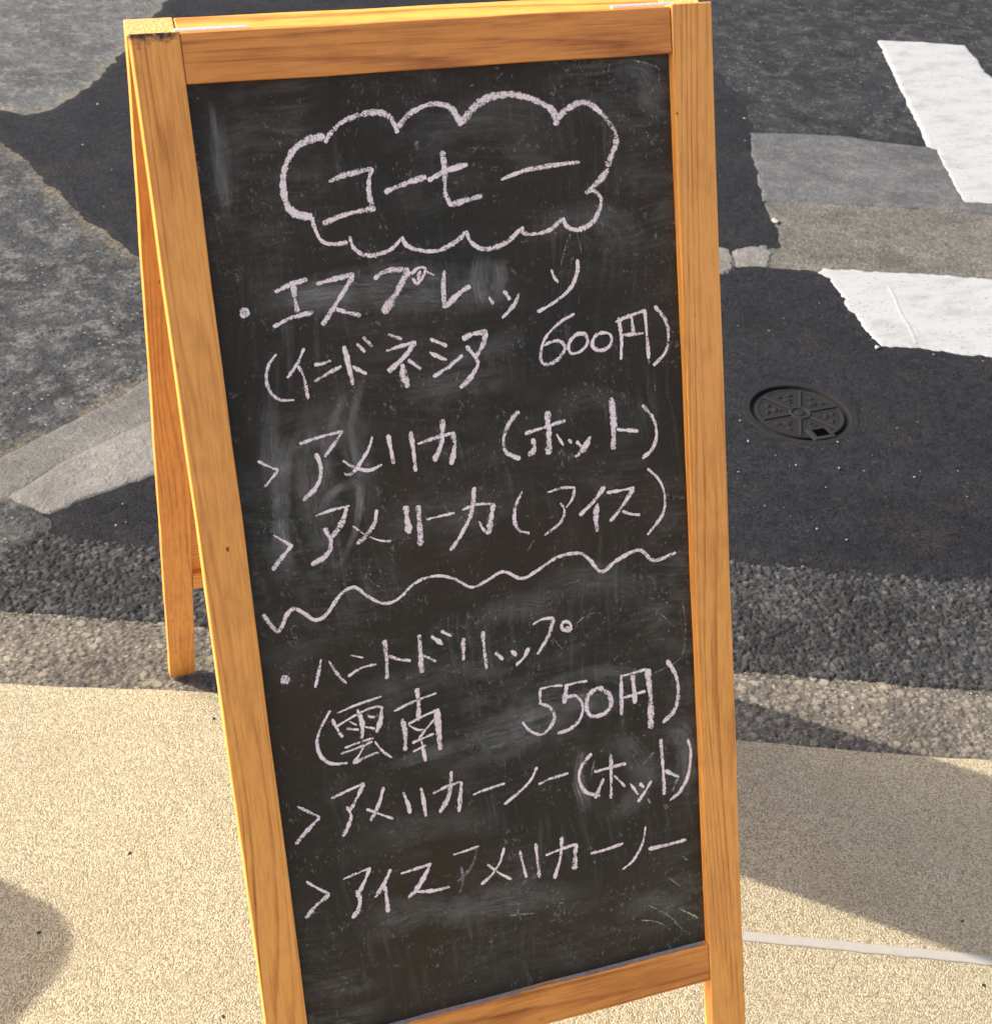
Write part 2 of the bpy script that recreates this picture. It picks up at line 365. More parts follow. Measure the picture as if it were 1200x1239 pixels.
def hash2(ix, iy, k):
    h = (ix * 374761393 + iy * 668265263 + k * 974634777) & 0xFFFFFFFF
    h = ((h ^ (h >> 13)) * 1274126177) & 0xFFFFFFFF
    return ((h ^ (h >> 16)) & 0xFFFFFF) / float(0xFFFFFF)
def voronoi(x, y, s, k=0):
    gx = np.floor(x / s).astype(np.int64); gy = np.floor(y / s).astype(np.int64)
    F1 = np.full(x.shape, 9.); F2 = F1.copy(); idr = np.zeros(x.shape); ox = F1 * 0; oy = F1 * 0; id2 = F1 * 0
    for dx in (-1, 0, 1):
        for dy in (-1, 0, 1):
            ix = gx + dx; iy = gy + dy
            cx = (ix + .1 + .8 * hash2(ix, iy, k)) * s; cy = (iy + .1 + .8 * hash2(ix, iy, k + 1)) * s
            d = np.hypot(x - cx, y - cy) / s
            near = d < F1
            F2 = np.where(near, F1, np.minimum(F2, d)); F1 = np.where(near, d, F1)
            idr = np.where(near, hash2(ix, iy, k + 2), idr); id2 = np.where(near, hash2(ix, iy, k + 3), id2)
            ox = np.where(near, x - cx, ox); oy = np.where(near, y - cy, oy)
    return F1, F2, idr, id2, ox / s, oy / s
def sstep(a, b, x):
    t = np.clip((x - a) / (b - a), 0, 1); return t * t * (3 - 2 * t)
def relief(name, org, udir, vdir, nu, nv, du, fn, z, mat):
    """dense sheet whose stones are real relief: fn(x, y, u, v) -> height, tone, gap, du, dv"""
    u = np.arange(nu) * du; v = np.arange(nv) * du
    U, V = np.meshgrid(u, v); U = U.ravel(); V = V.ravel()
    X = org[0] + udir[0] * U + vdir[0] * V; Y = org[1] + udir[1] * U + vdir[1] * V
    h, tone, gap, eu, ev = fn(X, Y, U, V)
    X = X + udir[0] * eu + vdir[0] * ev; Y = Y + udir[1] * eu + vdir[1] * ev
    co = np.stack([X, Y, z + h], 1).astype(np.float32)
    i = np.arange(nu * nv).reshape(nv, nu)
    q = np.stack([i[:-1, :-1], i[:-1, 1:], i[1:, 1:], i[1:, :-1]], -1).reshape(-1, 4)
    me = bpy.data.meshes.new(name)
    me.vertices.add(len(co)); me.vertices.foreach_set('co', co.ravel())
    me.loops.add(q.size); me.loops.foreach_set('vertex_index', q.ravel().astype(np.int32))
    me.polygons.add(len(q)); me.polygons.foreach_set('loop_start', np.arange(0, q.size, 4, dtype=np.int32))
    me.update(calc_edges=True)
    me.polygons.foreach_set('use_smooth', np.ones(len(q), bool))
    for nm, arr in (('tone', tone), ('gap', gap)):
        a = me.attributes.new(nm, 'FLOAT', 'POINT'); a.data.foreach_set('value', arr.astype(np.float32))
    o = new_obj(name, me, mat); o['kind'] = 'structure'; return o

# lines of the kerb side, in metres on the ground (read off the photograph)
def line(p0, p1): return (Vector(p0), Vector(p1))
K0, K1 = Vector((-.218, .650)), Vector((1.124, .101))       # asphalt edge / gutter
G0, G1 = Vector((-.225, .496)), Vector((1.046, -.010))      # gutter / pavement slab
UD = (K1 - K0).normalized(); VD = Vector((-UD.y, UD.x))
def along(A, B_, s): return A + (B_ - A).normalized() * s

# wide surroundings
def plane(name, cx, cy, sx, sy, z, mat):
    bm = bmesh.new(); bm_box(bm, cx - sx, cx + sx, cy - sy, cy + sy, z - .05, z)
    o = from_bm(name, bm, mat); o['kind'] = 'structure'; return o
plane('ground', 0, 0, 60, 60, -.035, OLD)
NV = Vector((UD.y, -UD.x))                                    # towards the shop
a0, a1 = along(G0, G1, -9) , along(G0, G1, 10)
sheet('sidewalk', [(a0.x, a0.y), (G0.x, G0.y), (.057, .399), (.724, .119), (G1.x, G1.y), (a1.x, a1.y), (a1.x + NV.x * 6, a1.y + NV.y * 6), (a0.x + NV.x * 6, a0.y + NV.y * 6)],
      0.0, SLAB, jit=.0008, step=.008, thick=.03, px=False)
k0, k1 = along(K0, K1, -9), along(K0, K1, 10)
g0, g1 = a0 + NV * .02, a1 + NV * .02
sheet('gutter_bed', [(k0.x, k0.y), (g0.x, g0.y), (g1.x, g1.y), (k1.x, k1.y)], -.011, CONC_TAN, jit=0, step=5, thick=.02, px=False)
sheet('road', [(k0.x, k0.y), (k1.x, k1.y), (k1.x + VD.x * 40, k1.y + VD.y * 40), (k0.x + VD.x * 40, k0.y + VD.y * 40)], -.004, OLD, jit=0, step=5, thick=.02, px=False)

DU = .0021
WOB = np.interp(np.linspace(0, 400, 1500), np.arange(402), RNG.normal(size=402))
def wob(U, k): return np.interp(U * k % 1400, np.arange(1500), WOB)
def f_coarse(X, Y, U, V):
    wx = .0010 * np.sin(X * 410 + 3 * np.sin(Y * 290)); wy = .0010 * np.sin(Y * 370 + 3 * np.sin(X * 330))
    F1, F2, r1, r2, ox, oy = voronoi(X + wx, Y * 1.08 + wy, .0096, 3)
    e1, e2, q1, q2, _, _ = voronoi(X, Y, .0052, 40)
    edge = F2 - F1
    h = .0030 * (r1 - .5) + (r2 - .5) * .0036 * ox + (q1 - .5) * .0007 + (hash2((r1 * 9999).astype(np.int64), (r2 * 999).astype(np.int64), 5) - .5) * .0032 * oy
    gap = 1 - sstep(.0, .12, edge)
    h -= gap * .0036
    roll = 1 - sstep(.0, .012, V); h -= roll * .0075
    ev = (wob(U, 90) * .0016 + wob(U, 400) * .0008) * (1 - sstep(.0, .03, V))
    tone = np.clip(.12 + .75 * r2 * .9 + .25 * q2 + np.where(r1 > .97, .35, 0), 0, 1)
    tone = tone * (1 - .6 * roll)
    return h, tone, gap * .95, U * 0, ev
oc = along(K0, K1, -.75)
relief('coarse_asphalt_edge', oc, UD, VD, 1330, 178, DU, f_coarse, .0008, COARSE)
def f_peb(X, Y, U, V):
    F1, F2, r1, r2, ox, oy = voronoi(X, Y, .013, 71)
    rad = .20 + .42 * r2 * r2
    dome = 1 - sstep(rad * .75, rad, F1)
    e1, e2, q1, q2, _, _ = voronoi(X, Y, .0058, 90)
    small = 1 - sstep(.25, .42, e1)
    n = .5 + .5 * np.sin(X * 37 + 2 * np.sin(Y * 29))
    h = dome * (.0016 + .0006 * r1) + (1 - dome) * small * .0009 * (.4 + q1)
    dark = r1 < .42
    tone = np.where(dome > .4, np.where(dark, .0 + .22 * r2, .25 + .5 * r2), np.where(small > .4, (.2 + .8 * q2), .40 + .12 * n))
    gap = (1 - np.maximum(dome, small)) * .42 + dome * (1 - dome) * 2.2
    # a dirt line where the gutter meets the asphalt
    return h, tone, np.clip(gap, 0, .8), U * 0, V * 0
og = along(G0, G1, -.75) + NV * .015
relief('gutter', og, (G1 - G0).normalized(), VD, 1330, 95, DU, f_peb, -.0045, PEBBLE)

def vnoise(x, y, sc, k):
    x = x / sc; y = y / sc; ix = np.floor(x).astype(np.int64); iy = np.floor(y).astype(np.int64); fx = x - ix; fy = y - iy
    fx = fx * fx * (3 - 2 * fx); fy = fy * fy * (3 - 2 * fy)
    a = hash2(ix, iy, k); b = hash2(ix + 1, iy, k); c = hash2(ix, iy + 1, k); d = hash2(ix + 1, iy + 1, k)
    return (a + (b - a) * fx) * (1 - fy) + (c + (d - c) * fx) * fy - .5
def fbm(x, y, sc, k, n=4, g=.55):
    o = 0; am = 1.0
    for i in range(n): o = o + am * vnoise(x, y, sc / 2 ** i, k + 7 * i); am *= g
    return o
PK = [100]
def patch(name, pts, z, mat, res=.005, amp=.006, sc=.05, slope=.6, und=.0006, oct_=4, hole=None):
    """road surfacing: a laid sheet with a ragged, feathered edge; 'edge' holds the distance to its rim in metres"""
    PK[0] += 31; k = PK[0]
    P = np.array([tuple(gnd(x, y, z))[:2] for x, y in pts]); Q = np.roll(P, -1, 0)
    lo = P.min(0) - .02; hi = P.max(0) + .02
    nu = int((hi[0] - lo[0]) / res) + 2; nv = int((hi[1] - lo[1]) / res) + 2
    X, Y = np.meshgrid(lo[0] + np.arange(nu) * res, lo[1] + np.arange(nv) * res); X = X.ravel(); Y = Y.ravel()
    dist = np.full(X.shape, 9.); ins = np.zeros(X.shape, bool)
    for (ax, ay), (bx, by) in zip(P, Q):
        ex, ey = bx - ax, by - ay; t = np.clip(((X - ax) * ex + (Y - ay) * ey) / (ex * ex + ey * ey + 1e-12), 0, 1)
        dist = np.minimum(dist, np.hypot(X - ax - t * ex, Y - ay - t * ey))
        cr = (ay > Y) != (by > Y)
        ins ^= cr & (X < (bx - ax) * (Y - ay) / (by - ay + 1e-12) + ax)
    sd = np.where(ins, dist, -dist) + amp * 1.6 * fbm(X, Y, sc, k, oct_, .6)
    h = np.minimum(sd * slope, 0.0) * 1.0
    rim = np.clip(sd / .012, 0, 1); h = h - .0008 * (1 - rim) ** 2 + und * fbm(X, Y, .09, k + 3, 3) * 2
    keep = sd * slope > -.013
    keep = keep & (sd > -max(.004, 2.5 * res) - .02)
    if hole: keep = keep & (np.hypot(X - hole[0], Y - hole[1]) > hole[2])
    idx = np.arange(nu * nv).reshape(nv, nu)
    q = np.stack([idx[:-1, :-1], idx[:-1, 1:], idx[1:, 1:], idx[1:, :-1]], -1).reshape(-1, 4)
    q = q[keep[q].all(1)]
    used = np.unique(q); re = np.zeros(nu * nv, np.int64); re[used] = np.arange(len(used)); q = re[q]
    co = np.stack([X, Y, z + h], 1)[used].astype(np.float32)
    me = bpy.data.meshes.new(name)
    me.vertices.add(len(co)); me.vertices.foreach_set('co', co.ravel())
    me.loops.add(q.size); me.loops.foreach_set('vertex_index', q.ravel().astype(np.int32))
    me.polygons.add(len(q)); me.polygons.foreach_set('loop_start', np.arange(0, q.size, 4, dtype=np.int32))
    me.update(calc_edges=True); me.polygons.foreach_set('use_smooth', np.ones(len(q), bool))
    at = me.attributes.new('edge', 'FLOAT', 'POINT'); at.data.foreach_set('value', sd[used].astype(np.float32))
    o = new_obj(name, me, mat); o['kind'] = 'structure'; return o

up_edge = [(205, 0), (194, 13), (139, 77), (107, 107), (71, 129), (32, 142), (0, 134)]
lo_edge = [(0, 158), (19, 181), (42, 194), (65, 220), (87, 242), (110, 262), (149, 291)]
patch('weathered_road_surface', [(-300, -130), (240, -130)] + up_edge + [(-120, 112), (-300, 90)], .004, PALE, .008, .012, .10, .5)
patch('worn_road_surface', [(-300, 100), (-60, 130)] + lo_edge + [(300, 405), (330, 395), (178, 470), (83, 524), (0, 570), (-230, 690), (-300, 720)], .003, OLD, .006, .010, .08, .5)
patch('trench_patch', up_edge + [(-60, 120), (-60, 130)] + lo_edge + [(300, 400), (600, 345), (868, 302), (946, 300), (937, 274), (920, 233), (908, 160), (894, 117), (865, 90), (760, 20), (500, -40), (260, -100)], .0058, FRESH, .005, .012, .05, .16, .0006, 5)
patch('scuffed_road_surface', [(480, -50), (760, 16), (868, 88), (896, 117), (910, 165), (1010, 168), (1125, 184), (1450, 212), (1450, -130), (300, -130)], .0035, DARKOLD, .008, .012, .09, .4)
patch('concrete_apron', [(908, 160), (1010, 163), (1125, 178), (1500, 215), (1500, 290), (1160, 254), (1000, 245), (923, 243), (914, 200)], .0065, CONC, .005, .006, .05, .8)
patch('concrete_gutter_strip', [(922, 243), (1000, 245), (1160, 255), (1500, 290), (1500, 370), (1200, 341), (990, 329), (928, 322), (929, 300), (946, 300), (937, 274)], .0060, CONC_TAN, .005, .006, .05, .8)
patch('kerb_stone', [(889, 300), (928, 297), (931, 320), (905, 321), (893, 318), (886, 309)], .0085, CONC_LIGHT, .0025, .007, .02, .8, .0015)
patch('kerb_stone', [(850, 296), (872, 298), (888, 311), (884, 324), (868, 331), (850, 333)], .0095, CONC_LIGHT, .0025, .008, .02, .8, .0025)
patch('concrete_channel', [(-230, 677), (0, 556), (83, 512), (152, 476), (178, 458), (330, 392), (600, 342), (855, 298), (855, 314), (600, 367), (330, 436), (178, 513), (73, 563), (14, 598), (-190, 705), (-230, 722)], .0065, CONC_CH, .004, .006, .06, .5)
patch('concrete_channel_lip', [(15, 597), (73, 561), (178, 510), (330, 433), (600, 364), (855, 311), (855, 327), (600, 402), (330, 508), (185, 572), (109, 599), (59, 620)], .0095, CONC_LIGHT, .003, .004, .04, 1.0)
patch('grey_road_patch', [(-230, 722), (14, 597), (58, 620), (68, 628), (30, 648), (0, 662), (-230, 735)], .005, OLD, .004, .008, .05, .3)
patch('black_road_patch', [(60, 622), (109, 600), (185, 573), (330, 505), (600, 400), (840, 326), (868, 332), (905, 322), (990, 328), (1200, 340), (1500, 366), (1500, 716), (1200, 690), (1000, 677), (885, 665), (600, 655), (300, 664), (191, 652), (102, 642), (66, 630)], .0065, FRESH, .0035, .009, .035, .22, .0008, 5, hole=(*gnd(968, 499, .0062)[:2], .1010))

# painted markings
PAINT_Z = .0086
patch('road_marking', [(1063.5, 48), (1114, 50), (1166, 54), (1181, 70), (1190, 86), (1206, 96), (1330, 250), (1250, 246), (1167, 244), (1160, 234), (1134, 180), (1126, 178)], PAINT_Z, PAINT, .004, .0035, .025, 1.0, .0001)
patch('road_marking', [(988, 329), (997, 324), (1130, 332), (1205, 338), (1420, 352), (1420, 450), (1205, 430), (1160, 427), (1142, 423), (1104, 419), (1067, 417), (1057, 408), (1051, 400), (1037, 385), (1025, 370), (1016, 353), (1004, 336)], PAINT_Z, PAINT, .003, .005, .022, 1.0, .0001, 5)
bm = bmesh.new()
pa, pb = gnd(1074, 345, PAINT_Z), gnd(1109, 416, PAINT_Z)
d = (pb - pa).normalized(); s_ = Vector((-d.y, d.x, 0))
pr = []
for i in range(15):
    c = pa + (pb - pa) * i / 14 + s_ * .002 * math.sin(i * .7)
    pr.append([bm.verts.new(c - s_ * .005), bm.verts.new(c + Vector((0, 0, .0013))), bm.verts.new(c + s_ * .005)])
for a, b in zip(pr, pr[1:]):
    bm.faces.new((a[0], a[1], b[1], b[0])); bm.faces.new((a[1], a[2], b[2], b[1]))
tag(from_bm('paint_ridge', bm, PAINT, None, True), kind='structure')

# smooth joint strip between two pavement slabs (its far end disappears behind the sign)
sa, sb = Vector((.30, -.050)), Vector((2.4, -.945))
d = (sb - sa).normalized(); pn = Vector((-d.y, d.x))
bm = bmesh.new(); rows = []
for i in range(181):
    c = sa + d * ((sb - sa).length * i / 180); wv = .0004 * math.sin(i * 1.7) + .0003 * math.sin(i * .6 + 1)
    rows.append([bm.verts.new((*(c + pn * (o_ + wv)), z_)) for o_, z_ in ((-.0074, -.004), (-.0068, .0012), (-.0055, .002), (.0055, .002), (.0066, .001), (.0072, -.004))])
for a, b in zip(rows, rows[1:]):
    for k in range(5): bm.faces.new((a[k], a[k + 1], b[k + 1], b[k]))
tag(from_bm('pavement_joint_strip', bm, STRIP), kind='structure')

# ------------------------------------------------------------------ A-frame menu board
W, SW, T, A, L = .45, .0348, .0178, .402, 1.1351
TR, B1, B2 = .0357, .8363, .8752
H = L * math.cos(A)
board = empty('menu_board', (W / 2, 0, 0))
tag(board, 'wooden A-frame chalkboard menu sign with pink chalk writing standing on the pavement', 'sign')
RI = Matrix.Translation((-W / 2, 0, 0))
def frame_axes(s):
    dn = Vector((0, s * math.sin(A), -math.cos(A))); n = Vector((0, s * math.cos(A), math.sin(A)))
    return dn, n
def FP(s, u, v, d):
    dn, n = frame_axes(s); return Vector((u, 0, H)) + dn * v + n * d
SEED = [0]
def plank(name, s, u0, u1, v0, v1, d0, d1, vertical, mat, bev=.0009):
    """a board of the frame; local x runs with the grain"""
    dn, n = frame_axes(s); U = Vector((1, 0, 0))
    bm = bmesh.new()
    if vertical: lx, ly, org = dn, U, FP(s, u0, v0, d0); bm_box(bm, 0, v1 - v0, 0, u1 - u0, 0, d1 - d0)
    else: lx, ly, org = U, -dn, FP(s, u0, v1, d0); bm_box(bm, 0, u1 - u0, 0, v1 - v0, 0, d1 - d0)
    lz = n
    if lx.cross(ly).dot(lz) < 0:
        for v in bm.verts: v.co.z = -v.co.z
        lz = -lz
    # long edges get a few cuts and a hair of waviness so that the planed edge is not ruler-straight
    le = [e for e in bm.edges if abs((e.verts[0].co - e.verts[1].co).x) > .05]
    bmesh.ops.subdivide_edges(bm, edges=le, cuts=18, use_grid_fill=True)
    ph = SEED[0] * 1.3
    for v in bm.verts:
        v.co.y += .00025 * math.sin(v.co.x * 21 + ph) + .00018 * math.sin(v.co.x * 57 + ph * 2)
    sharp = [e for e in bm.edges if e.is_manifold and e.calc_face_angle(0) > .9]
    bmesh.ops.bevel(bm, geom=sharp, offset=bev, segments=2, profile=.5, affect='EDGES', clamp_overlap=True)
    bmesh.ops.recalc_face_normals(bm, faces=bm.faces)
    for f in bm.faces:
        if abs(f.normal.x) > .95: f.material_index = 1
    o = from_bm(name, bm, mat, board); o.data.materials.append(ENDG)
    Mw = Matrix((lx, ly, lz)).transposed().to_4x4(); Mw.translation = org
    o.matrix_local = RI @ Mw
    SEED[0] += 1; o['seed'] = SEED[0] * 1.37
    return o
g = .0004
plank('stile', -1, 0, SW, 0, L, 0, T, True, WOOD_STAIN)['label'] = 'front stile with a dark handled top edge'
plank('stile', -1, W - SW, W, -.001, L, 0, T, True, WOOD)
plank('rail', -1, SW + g, W - SW - g, .0006, TR, .0002, T - .0007, False, WOOD_RAIL)
plank('rail', -1, SW + g, W - SW - g, B1, B2, .0002, T - .0007, False, WOOD_RAIL)
plank('stile', 1, 0, SW, 0, L, .0005, T, True, WOOD)
plank('stile', 1, W - SW, W, 0, L, .0005, T, True, WOOD)
plank('rail', 1, SW + g, W - SW - g, .0004, TR, .0007, T - .0006, False, WOOD)
plank('rail', 1, SW + g, W - SW - g, B1, B2, .0007, T - .0006, False, WOOD)

PD = T - .0085                                                  # face of the slate, recessed in the frame
def panel(s, d0, d1, mat, name):
    dn, n = frame_axes(s); U = Vector((1, 0, 0))
    u0, u1, v0, v1 = SW - .003, W - SW + .003, TR - .003, B1 + .003
    cu, cv = (u0 + u1) / 2, (v0 + v1) / 2
    bm = bmesh.new(); bm_box(bm, u0 - cu, u1 - cu, -(v1 - v0) / 2, (v1 - v0) / 2, 0, d1 - d0)
    lx, ly, lz = U, -dn, n
    if lx.cross(ly).dot(lz) < 0: lx = -lx
    o = from_bm(name, bm, mat, board)
    Mw = Matrix((lx, ly, lz)).transposed().to_4x4(); Mw.translation = FP(s, cu, cv, d0)
    o.matrix_local = RI @ Mw; return o, Mw
cb, MCB = panel(-1, .0045, PD, BOARD, 'chalkboard')
cb['label'] = 'dark slate panel covered in pink chalk writing'
bp, _ = panel(1, .0075, .0115, WOOD, 'back_panel')
bp['seed'] = 55.0
# plywood backing of the slate
pb_, _ = panel(-1, .0030, .0044, WOOD, 'backing_sheet'); pb_['seed'] = 71.0
# grey chalk dust lying on the ledge of the bottom rail
bm = bmesh.new(); rr = []
for i in range(60):
    u = SW + .004 + (W - 2 * SW - .008) * i / 59; wd = T - .0024 + .0008 * math.sin(i * 1.9) * math.sin(i * .37)
    rr.append([bm.verts.new(FP(-1, u, B1 - .0002, PD + .0004)), bm.verts.new(FP(-1, u, B1 - .0006 - .0003 * math.sin(i * 2.3) ** 2, PD + .003)), bm.verts.new(FP(-1, u, B1 - .0002, wd))])
for a, b in zip(rr, rr[1:]):
    bm.faces.new((a[0], a[1], b[1], b[0])); bm.faces.new((a[1], a[2], b[2], b[1]))
for v in bm.verts: v.co.x -= W / 2
from_bm('chalk_dust', bm, DUST, board, True)

# hinges: barrel on top, a leaf on the inner face of each frame
for u0, u1 in ((.033, .086), (.372, .424)):
    bm = bmesh.new(); y0 = .0012
    nk = 5
    for k in range(nk):
        a = u0 + (u1 - u0) * k / nk + .0003; b = u0 + (u1 - u0) * (k + 1) / nk - .0003
        bm_cyl(bm, (a - W / 2, 0, H + y0), (b - W / 2, 0, H + y0), .0021, n=14)
    hg = from_bm('hinge', bm, METAL, board, False)
    for s in (-1, 1):
        bm = bmesh.new(); dn, n = frame_axes(s)
        q = [FP(s, u0, 0, .0002 * 0), FP(s, u1, 0, 0), FP(s, u1, -.0002, .0036), FP(s, u0, -.0002, .0036)]
        lo = [bm.verts.new(p + Vector((-W / 2, 0, .0003)) - dn * .0003) for p in q]; hi = [bm.verts.new(p + Vector((-W / 2, 0, .0011)) - dn * .0003) for p in q]
        bm.faces.new(lo); bm.faces.new(hi)
        for i in range(4): bm.faces.new((lo[i], lo[(i + 1) % 4], hi[(i + 1) % 4], hi[i]))
        from_bm('leaf', bm, METAL, hg)

# ------------------------------------------------------------------ chalk writing (traced strokes laid on the slate)
MI = MCB.inverted(); NB = frame_axes(-1)[1]; PB = FP(-1, 0, 0, PD)
def on_board(x, y):
    d = ray(x, y); k = (PB - CAM).dot(NB) / d.dot(NB); return MI @ (CAM + d * k)
def catmull(pts, step=2.0):
    P = [Vector(p) for p in pts]
    if len(P) == 2: P = [P[0], (P[0] + P[1]) / 2, P[1]]
    Q = [P[0] * 2 - P[1]] + P + [P[-1] * 2 - P[-2]]; out = []
    for i in range(1, len(Q) - 2):
        n = max(2, int((Q[i + 1] - Q[i]).length / step))
        for k in range(n):
            t = k / n; a, b, c, d = Q[i - 1], Q[i], Q[i + 1], Q[i + 2]
            out.append(.5 * (2 * b + (c - a) * t + (2 * a - 5 * b + 4 * c - d) * t * t + (3 * b - a - 3 * c + d) * t ** 3))
    out.append(P[-1]); return out
ZI = [0]
def ribbons(name, strokes, mat, base=.00035, fade=None):
    """strokes: (points in photo pixels, width in photo pixels)"""
    V = []; F = []; UV = []; FD = []
    for pts, wd in strokes:
        c = [on_board(p.x, p.y) for p in catmull(pts)]
        e = on_board(pts[0][0] + 1, pts[0][1]) - on_board(*pts[0]); mpp = e.length
        ZI[0] += 1; z = PD - .0045 + base + (ZI[0] % 40) * .000006
        n = len(c); r = random.random() * 10; ln = 0; b0 = len(V)
        for i, p in enumerate(c):
            t = (c[min(i + 1, n - 1)] - c[max(i - 1, 0)]); t.z = 0; t.normalize(); s = Vector((-t.y, t.x, 0))
            q = i / (n - 1)
            hw = .5 * wd * mpp * (1 + .17 * math.sin(q * 7 + r) + .08 * math.sin(i * 1.3 + r * 2) + .08 * math.sin(i * .53 + r))
            endt = min(q, 1 - q) * (n - 1) * 2.0
            if fade is None and endt < 2.5: hw *= .62 + .15 * endt
            if i: ln += (c[i] - c[i - 1]).length
            for sg, v in ((-1, 0.), (1, 1.)):
                V.append((p.x + s.x * hw * sg, p.y + s.y * hw * sg, z)); UV.append((ln * 8 + r * 3, v)); FD.append(min(1.0, (fade or 1.0) * 1.75) * (min(1, q * 4, (1 - q) * 3)))
        for i in range(n - 1):
            a = b0 + 2 * i; F.append((a, a + 1, a + 3, a + 2))
    me = bpy.data.meshes.new(name); me.from_pydata(V, [], F)
    uv = me.uv_layers.new(name='UVMap')
    for lp in me.loops: uv.data[lp.index].uv = UV[lp.vertex_index]
    at = me.attributes.new('fade', 'FLOAT', 'POINT'); at.data.foreach_set('value', FD)
    o = new_obj(name, me, mat, cb); return o
ZOOM = {'A': (320, 90, 2.6087), 'B': (270, 300, 4.1379), 'C': (540, 300, 4.1379), 'D': (290, 470, 4.4444), 'E': (540, 470, 4.1379),
        'F': (300, 660, 2.2222), 'G': (320, 730, 4.2857), 'H': (580, 730, 4.2857), 'I': (340, 900, 4.6154), 'J': (580, 880, 4.2857), 'N': (0, 0, 1.0)}
def S(zk, txt, wd=None):
    """'x,y x,y ... [@width]; ...' read in an enlarged detail of the photograph"""
    x0, y0, sc = ZOOM[zk]; out = []
    for st in txt.split(';'):
        st = st.strip()
        if not st: continue
        w_ = wd
        if '@' in st: st, q = st.split('@'); w_ = float(q)
        out.append(([(x0 + float(a.split(',')[0]) / sc, y0 + float(a.split(',')[1]) / sc) for a in st.split()], w_ / sc * 1.12))
    return out
def words(left, right, extra=0, pre=0, post=0):
    """one mesh for each word; 'extra' strokes of the right half still belong to the left word"""
    l, r = left + right[:extra], right[extra:]
    ribbons('chalk_word', l, CHALK)
    if r: ribbons('chalk_word', r, CHALK)
ribbons('chalk_cloud', S('A', '190,215 215,175 260,142 320,122 365,120 400,140 420,185; 422,165 450,130 500,100 545,92 590,108 622,160@18; 622,150 660,105 710,72 770,62 830,72 890,98 915,125 922,160@22; 922,140 960,105 1010,88 1050,110 1090,155 1108,190 1105,230 1080,290; 1085,295 1060,330 1015,375; 1010,372 1040,368 1060,390 1058,420 1035,465 990,490 955,480 940,452@14; 940,455 900,490 850,503 818,500 810,480@13; 808,485 770,525 720,548 680,548 648,525 636,492@14; 636,495 600,530 545,555 490,555 450,540 432,512@14; 432,515 400,550 350,570 310,568 280,545 268,510@13; 262,530 215,535 180,525 160,490 150,450@13; 150,450 100,440 70,410 58,350 65,290 95,235 140,205 190,195@22', 18), CHALK)
ribbons('chalk_heading', S('A', '203,338 250,318 340,295; 338,295 328,360 340,424; 183,470 260,440 350,422; 378,372 440,345 510,322; 560,240 568,300 570,370 588,415; 515,335 570,305 640,282; 580,412 630,398 685,382; 745,332 820,303 900,288 995,275@14', 17), CHALK)
words(S('B', '258,220 330,185 420,155; 350,185 358,250 370,320; 250,395 340,350 450,320@22; 465,180 550,155 655,130; 650,135 600,220 545,310 495,385; 565,305 620,322 690,338@22; 755,155 800,120 860,108 930,108; 925,110 880,200 840,265 800,325@36; 940,130 975,100 1010,100 1000,140 970,175 945,150@16; 985,112 975,160@20; 1010,115 1055,135@10; 1105,112 1102,210 1108,300; 1108,300 1150,255 1200,210 1237,190@26; 88,322 98,308 116,310 126,326 112,342 94,338 88,322@20; 100,325 114,328@18', 26), S('C', '212,245 235,280; 285,212 318,258; 362,225 345,270 315,310 278,350; 525,105 535,140 560,172@15; 655,55 655,110 630,185 580,240 510,290 455,320@18', 20), 99)
words(S('B', '265,530 225,590 215,660 240,725 285,760 355,760@18; 405,500 370,580 320,650; 375,590 405,650 425,755; 455,585 500,578 540,562; 450,670 520,630 590,590; 603,490 625,580 650,685@26; 645,590 680,612 718,630@18; 668,478 710,520@20; 700,445 745,492@20; 825,432 895,455; 815,515 890,490 965,468@18; 960,470 900,550 825,618@26; 895,580 905,640 925,698@34; 925,560 990,605@18; 1035,455 1120,490; 1032,522 1080,545 1120,560; 1050,645 1120,600 1195,540@18', 18), S('C', '0,605 80,535@18; 78,455 130,430 205,418@26; 200,420 180,490 140,550@24; 98,490 150,555 150,600 110,660 68,700@22; 640,328 570,370 500,440 472,520 480,575 530,575 580,530 590,490 560,465 510,475 490,490; 700,430 650,432 612,480 620,525 665,520 705,475 695,428; 735,450 730,490 770,512 815,490 826,450 805,425 760,428 735,450; 860,345 875,450 872,560; 845,370 900,345 995,310; 992,310 1002,430 1012,555; 925,340 935,430; 880,435 985,425; 1040,290 1090,350 1110,430 1095,520 1035,588', 17), 4)
words(S('D', '95,390 150,415 208,438@16; 205,440 170,485 135,530@16; 320,298 430,260 555,230; 548,235 505,300 455,368; 408,348 435,420 430,490 395,550 340,602@24; 712,258 690,330 640,410 595,460 560,455@20; 553,388 610,420 690,440 765,408@18; 797,245 810,320 828,405@22; 918,228 932,330 945,445@24; 955,298 1050,265 1155,235@20; 1145,240 1155,310 1135,410@28; 1090,165 1085,290 1045,392@28', 19), S('E', '362,112 310,180 285,260 300,320 370,352@22; 392,225 500,190 595,160; 503,112 512,220 510,330@30; 430,250 440,300 412,338@26; 550,228 585,285@12; 610,255 628,272; 648,265 675,290; 718,238 695,290 645,345@26; 825,45 835,170 835,305@30; 850,205 960,212; 980,82 1035,150 1050,230 1030,300 980,350', 18))
